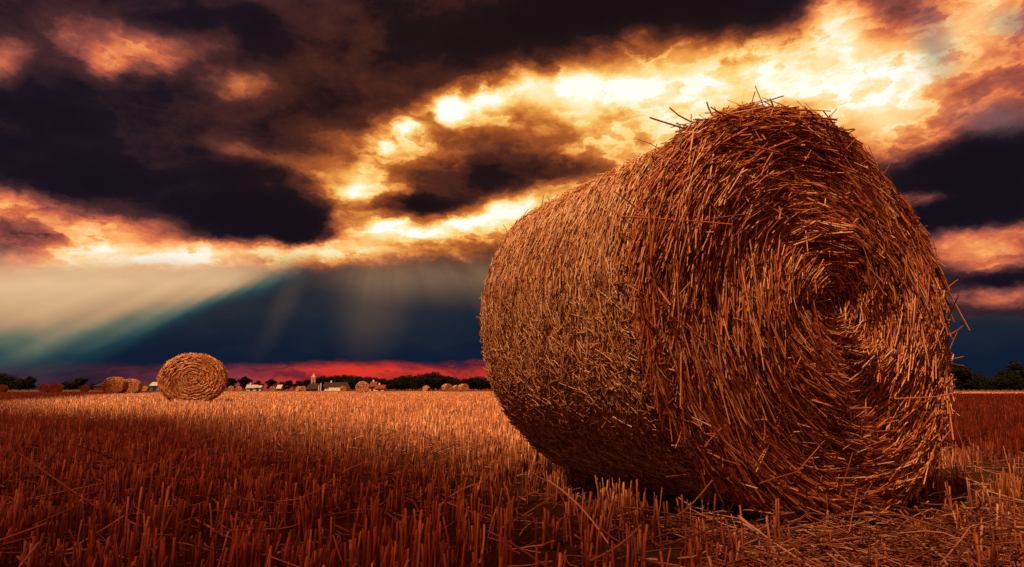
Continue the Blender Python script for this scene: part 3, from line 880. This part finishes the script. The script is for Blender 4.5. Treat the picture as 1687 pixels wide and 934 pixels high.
for px, top in ((1612, 622), (1624, 624), (1636, 622), (1648, 620), (1672, 617), (1592, 618)):
    put_tree((2, 0)[int(px) % 2], px, top, 330 + 30 * rng.random(), 'low dark tree in the hedge line right of the huge bale', 'trees of the right hedge line', 1.5)

# ------------------------------------------------------------------ buildings on the horizon
def house(name, px, dep, wpx, wall_px, ridge_px, wallm, roofm, label, cat='house', depth=5.0, rz=0.0, windows=2, chimney=True, door=True):
    u = dep / FPX
    wd, hw, hr = wpx * u, wall_px * u, ridge_px * u
    root = empty(name, (ground_x(px, dep), dep, -0.02), R(rz))
    x0, x1 = -wd / 2, wd / 2
    MB().box(x0, x1, 0, depth, 0, hw).poly([(x0 + .02, 0.02, hw), (x0 + .02, depth - .02, hw), (x0 + .02, depth / 2, hr - .02)], [(0, 1, 2)]).poly([(x1 - .02, 0.02, hw), (x1 - .02, depth - .02, hw), (x1 - .02, depth / 2, hr - .02)], [(0, 1, 2)]).build('wall', wallm, root)
    rf = MB().gable(x0, x1, 0, depth, hw, hr, 0.3).build('roof', roofm, root)
    if chimney:
        MB().box(x0 + wd * .22, x0 + wd * .22 + .5, depth / 2 - .25, depth / 2 + .25, hr - .4, hr + .9).build('chimney', wallm, rf)
    for i in range(windows):
        wx = x0 + wd * (0.2 + 0.6 * i / max(windows - 1, 1))
        fr = MB().box(wx - .5, wx + .5, -.06, .01, hw * .38, hw * .8).build('window', wallm, root)
        MB().box(wx - .42, wx + .42, -.075, -.05, hw * .38 + .08, hw * .8 - .08).build('pane', M['dark'], fr)
    if door:
        dr = MB().box(-.45, .45, -.07, .02, 0, min(2.0, hw * .85)).build('door', M['dark'], root)
    return tag(root, label, cat)


house('farmhouse', 414, 240, 15, 4.5, 9, M['white'], M['grey_tile'], 'small white house with pale roof among the dark trees left of the church', rz=15)
house('farmhouse', 424, 236, 10, 5, 8, M['white'], M['grey_tile'], 'white side wing in front of the right end of the white house', depth=4, windows=1, chimney=False, rz=10)
house('garden_hut', 459, 250, 6, 4, 9, M['pink_wall'], M['grey_tile'], 'small pale pointed hut between the trees left of the church', cat='hut', depth=3, windows=1, chimney=False)
house('farmhouse', 514, 230, 18, 2.5, 11, M['barn'], M['brown_tile'], 'low farmhouse with large dark brown roof below the church tower', depth=8, windows=2)
house('farm_building', 549, 250, 36, 6, 13, M['white'], M['brown_tile'], 'long white farm building with dark brown roof right of the white post', cat='farm building', depth=9, windows=6)
house('farmhouse', 613, 240, 9, 7, 14, M['white'], M['red_tile'], 'red roofed house partly hidden by the tall pale bale', depth=7)
house('farmhouse', 625, 238, 14, 3.5, 9, M['white'], M['red_tile'], 'low house with bright red roof right of the tall pale bale', depth=6)
house('barn', 207, 300, 104, 7, 12, M['barn'], M['brown_tile'], 'long low brown barn behind the touching pair of bales', cat='barn', depth=12, windows=0, chimney=False)
house('shed', 254, 200, 13, 9, 13.5, M['blue'], M['grey_tile'], 'small blue fronted shed with pale roof beside the coiled bale', cat='shed', depth=2.6, windows=0, chimney=False)
wl = tag(MB().box(-2.4, 2.4, 0, .25, 0, 1.15).poly([(-2.5, -.06, 1.15), (2.5, -.06, 1.15), (2.5, .31, 1.15), (-2.5, .31, 1.15), (-2.5, -.06, 1.25), (2.5, -.06, 1.25), (2.5, .31, 1.25), (-2.5, .31, 1.25)],
        [(0, 3, 2, 1), (4, 5, 6, 7), (0, 1, 5, 4), (1, 2, 6, 5), (2, 3, 7, 6), (3, 0, 4, 7)]).build('garden_wall', M['white'], None), 'bright white wall in front of the long farm building', 'wall')
wl.location = (ground_x(552, 235), 235, -0.02)

# church tower
dep = 300
u = dep / FPX
tw = empty('church_tower', (ground_x(515.5, dep), dep, -0.05), R(12))
hw = 6.6 * u / 2
MB().box(-hw, hw, -hw, hw, 0, 21 * u).build('tower_wall', M['pink_wall'], tw)
rf = MB().poly([(-hw - .12, -hw - .12, 21 * u), (hw + .12, -hw - .12, 21 * u), (hw + .12, hw + .12, 21 * u), (-hw - .12, hw + .12, 21 * u), (0, 0, 28.5 * u)],
               [(0, 1, 4), (1, 2, 4), (2, 3, 4), (3, 0, 4), (0, 3, 2, 1)]).build('spire', M['pink_wall'], tw)
MB().box(-.03, .03, -.03, .03, 28.4 * u, 30.5 * u).build('cross', M['dark'], rf)
for z0 in (16, 11.5):
    MB().box(-.25, .25, -hw - .03, -hw + .03, z0 * u, (z0 + 3) * u).build('belfry_window', M['dark'], tw)
tag(tw, 'pale pink church tower with pointed roof rising above the dark trees', 'church tower')

for px, top, lab in ((528.4, 632, 'thin tall white post at the left end of the white farm building'), (525.2, 635.5, 'shorter white post left of the tall white post')):
    d_ = 205
    hh = (642 - top) / FPX * d_ + .38
    p = MB().tube((0, 0, -.1), (0, 0, hh), .16, .13, 8).tube((0, 0, hh), (0, 0, hh + .12), .17, .05, 8).build('white_post', M['white'])
    p.location = (ground_x(px, d_), d_, 0)
    tag(p, lab, 'post')

# ------------------------------------------------------------------ unseen blocker added overhead to shade the near field
m, nt, b = material('shade_blocker')
tr = nt.node('ShaderNodeBsdfTransparent'); tr.inputs[0].default_value = (0.60, 0.31, 0.22, 1)  # tint reddens the sunlight let through into the added shade
df = nt.node('ShaderNodeBsdfDiffuse'); df.inputs[0].default_value = (0.5, 0.42, 0.40, 1)
mx = nt.node('ShaderNodeMixShader'); mx.inputs[0].default_value = 0.47
nt.l.new(tr.outputs[0], mx.inputs[1]); nt.l.new(df.outputs[0], mx.inputs[2])
nt.l.new(mx.outputs[0], m.node_tree.nodes['Material Output'].inputs[0])
ALT = 190.0
off = SUN_DIR * (ALT / SUN_DIR.z)
ex = np.array([-90, -60, -30, -20, -13, -8, -4, -2, 0.2, 0.7, 1.1, 1.6, 1.95, 2.2, 2.5, 2.9, 6.0, 9.0, 30.0, 60.0])
ey = np.array([160, 108, 46, 28, 16, 10.8, 8.1, 6.2, 3.6, 2.1, 1.55, 1.5, 1.8, 3.8, 10.0, 19.0, 28.0, 34.0, 50.0, 60.0])  # outline shaped to set where the added shade ends on the ground
cx_ = np.unique(np.concatenate([np.linspace(-90, 60, 76), np.linspace(-9, 9, 73)]))
edge = np.interp(cx_, ex, ey) + 0.2 * np.sin(cx_ * 1.3) + 0.1 * np.sin(cx_ * 3.7 + 1)
tt = np.concatenate([[0.0, 0.004, 0.012, 0.03], np.linspace(0.06, 1.0, 18)])
top_r, bot_r = [], []
for t_ in tt:
    yy = edge * (1 - t_) + (-70.0) * t_
    th_k = 5.0 * math.sqrt(max(0.0, min(1.0, t_ * 3, (1 - t_) * 6)))
    lump = 0.7 + 0.3 * np.sin(cx_ * 0.5 + 3 * t_) * np.sin(yy * 0.4 + 1)
    top_r.append(np.stack([cx_, yy, th_k * lump], -1)); bot_r.append(np.stack([cx_, yy, -0.35 * th_k * lump - 0.02], -1))
g = np.concatenate(top_r + bot_r); nc = len(cx_); nt2 = len(tt)
k = np.arange(nt2 * nc).reshape(nt2, nc)
qt = np.stack([k[:-1, :-1], k[:-1, 1:], k[1:, 1:], k[1:, :-1]], -1).reshape(-1, 4)
k2 = k + nt2 * nc
qb = np.stack([k2[:-1, :-1], k2[1:, :-1], k2[1:, 1:], k2[:-1, 1:]], -1).reshape(-1, 4)
co_ = mesh_obj('shade_blocker', g + np.array(off), [qt, qb], m, smooth=True)
tag(co_, 'unseen blocker added overhead to shade the near field', 'cloud', kind='structure')
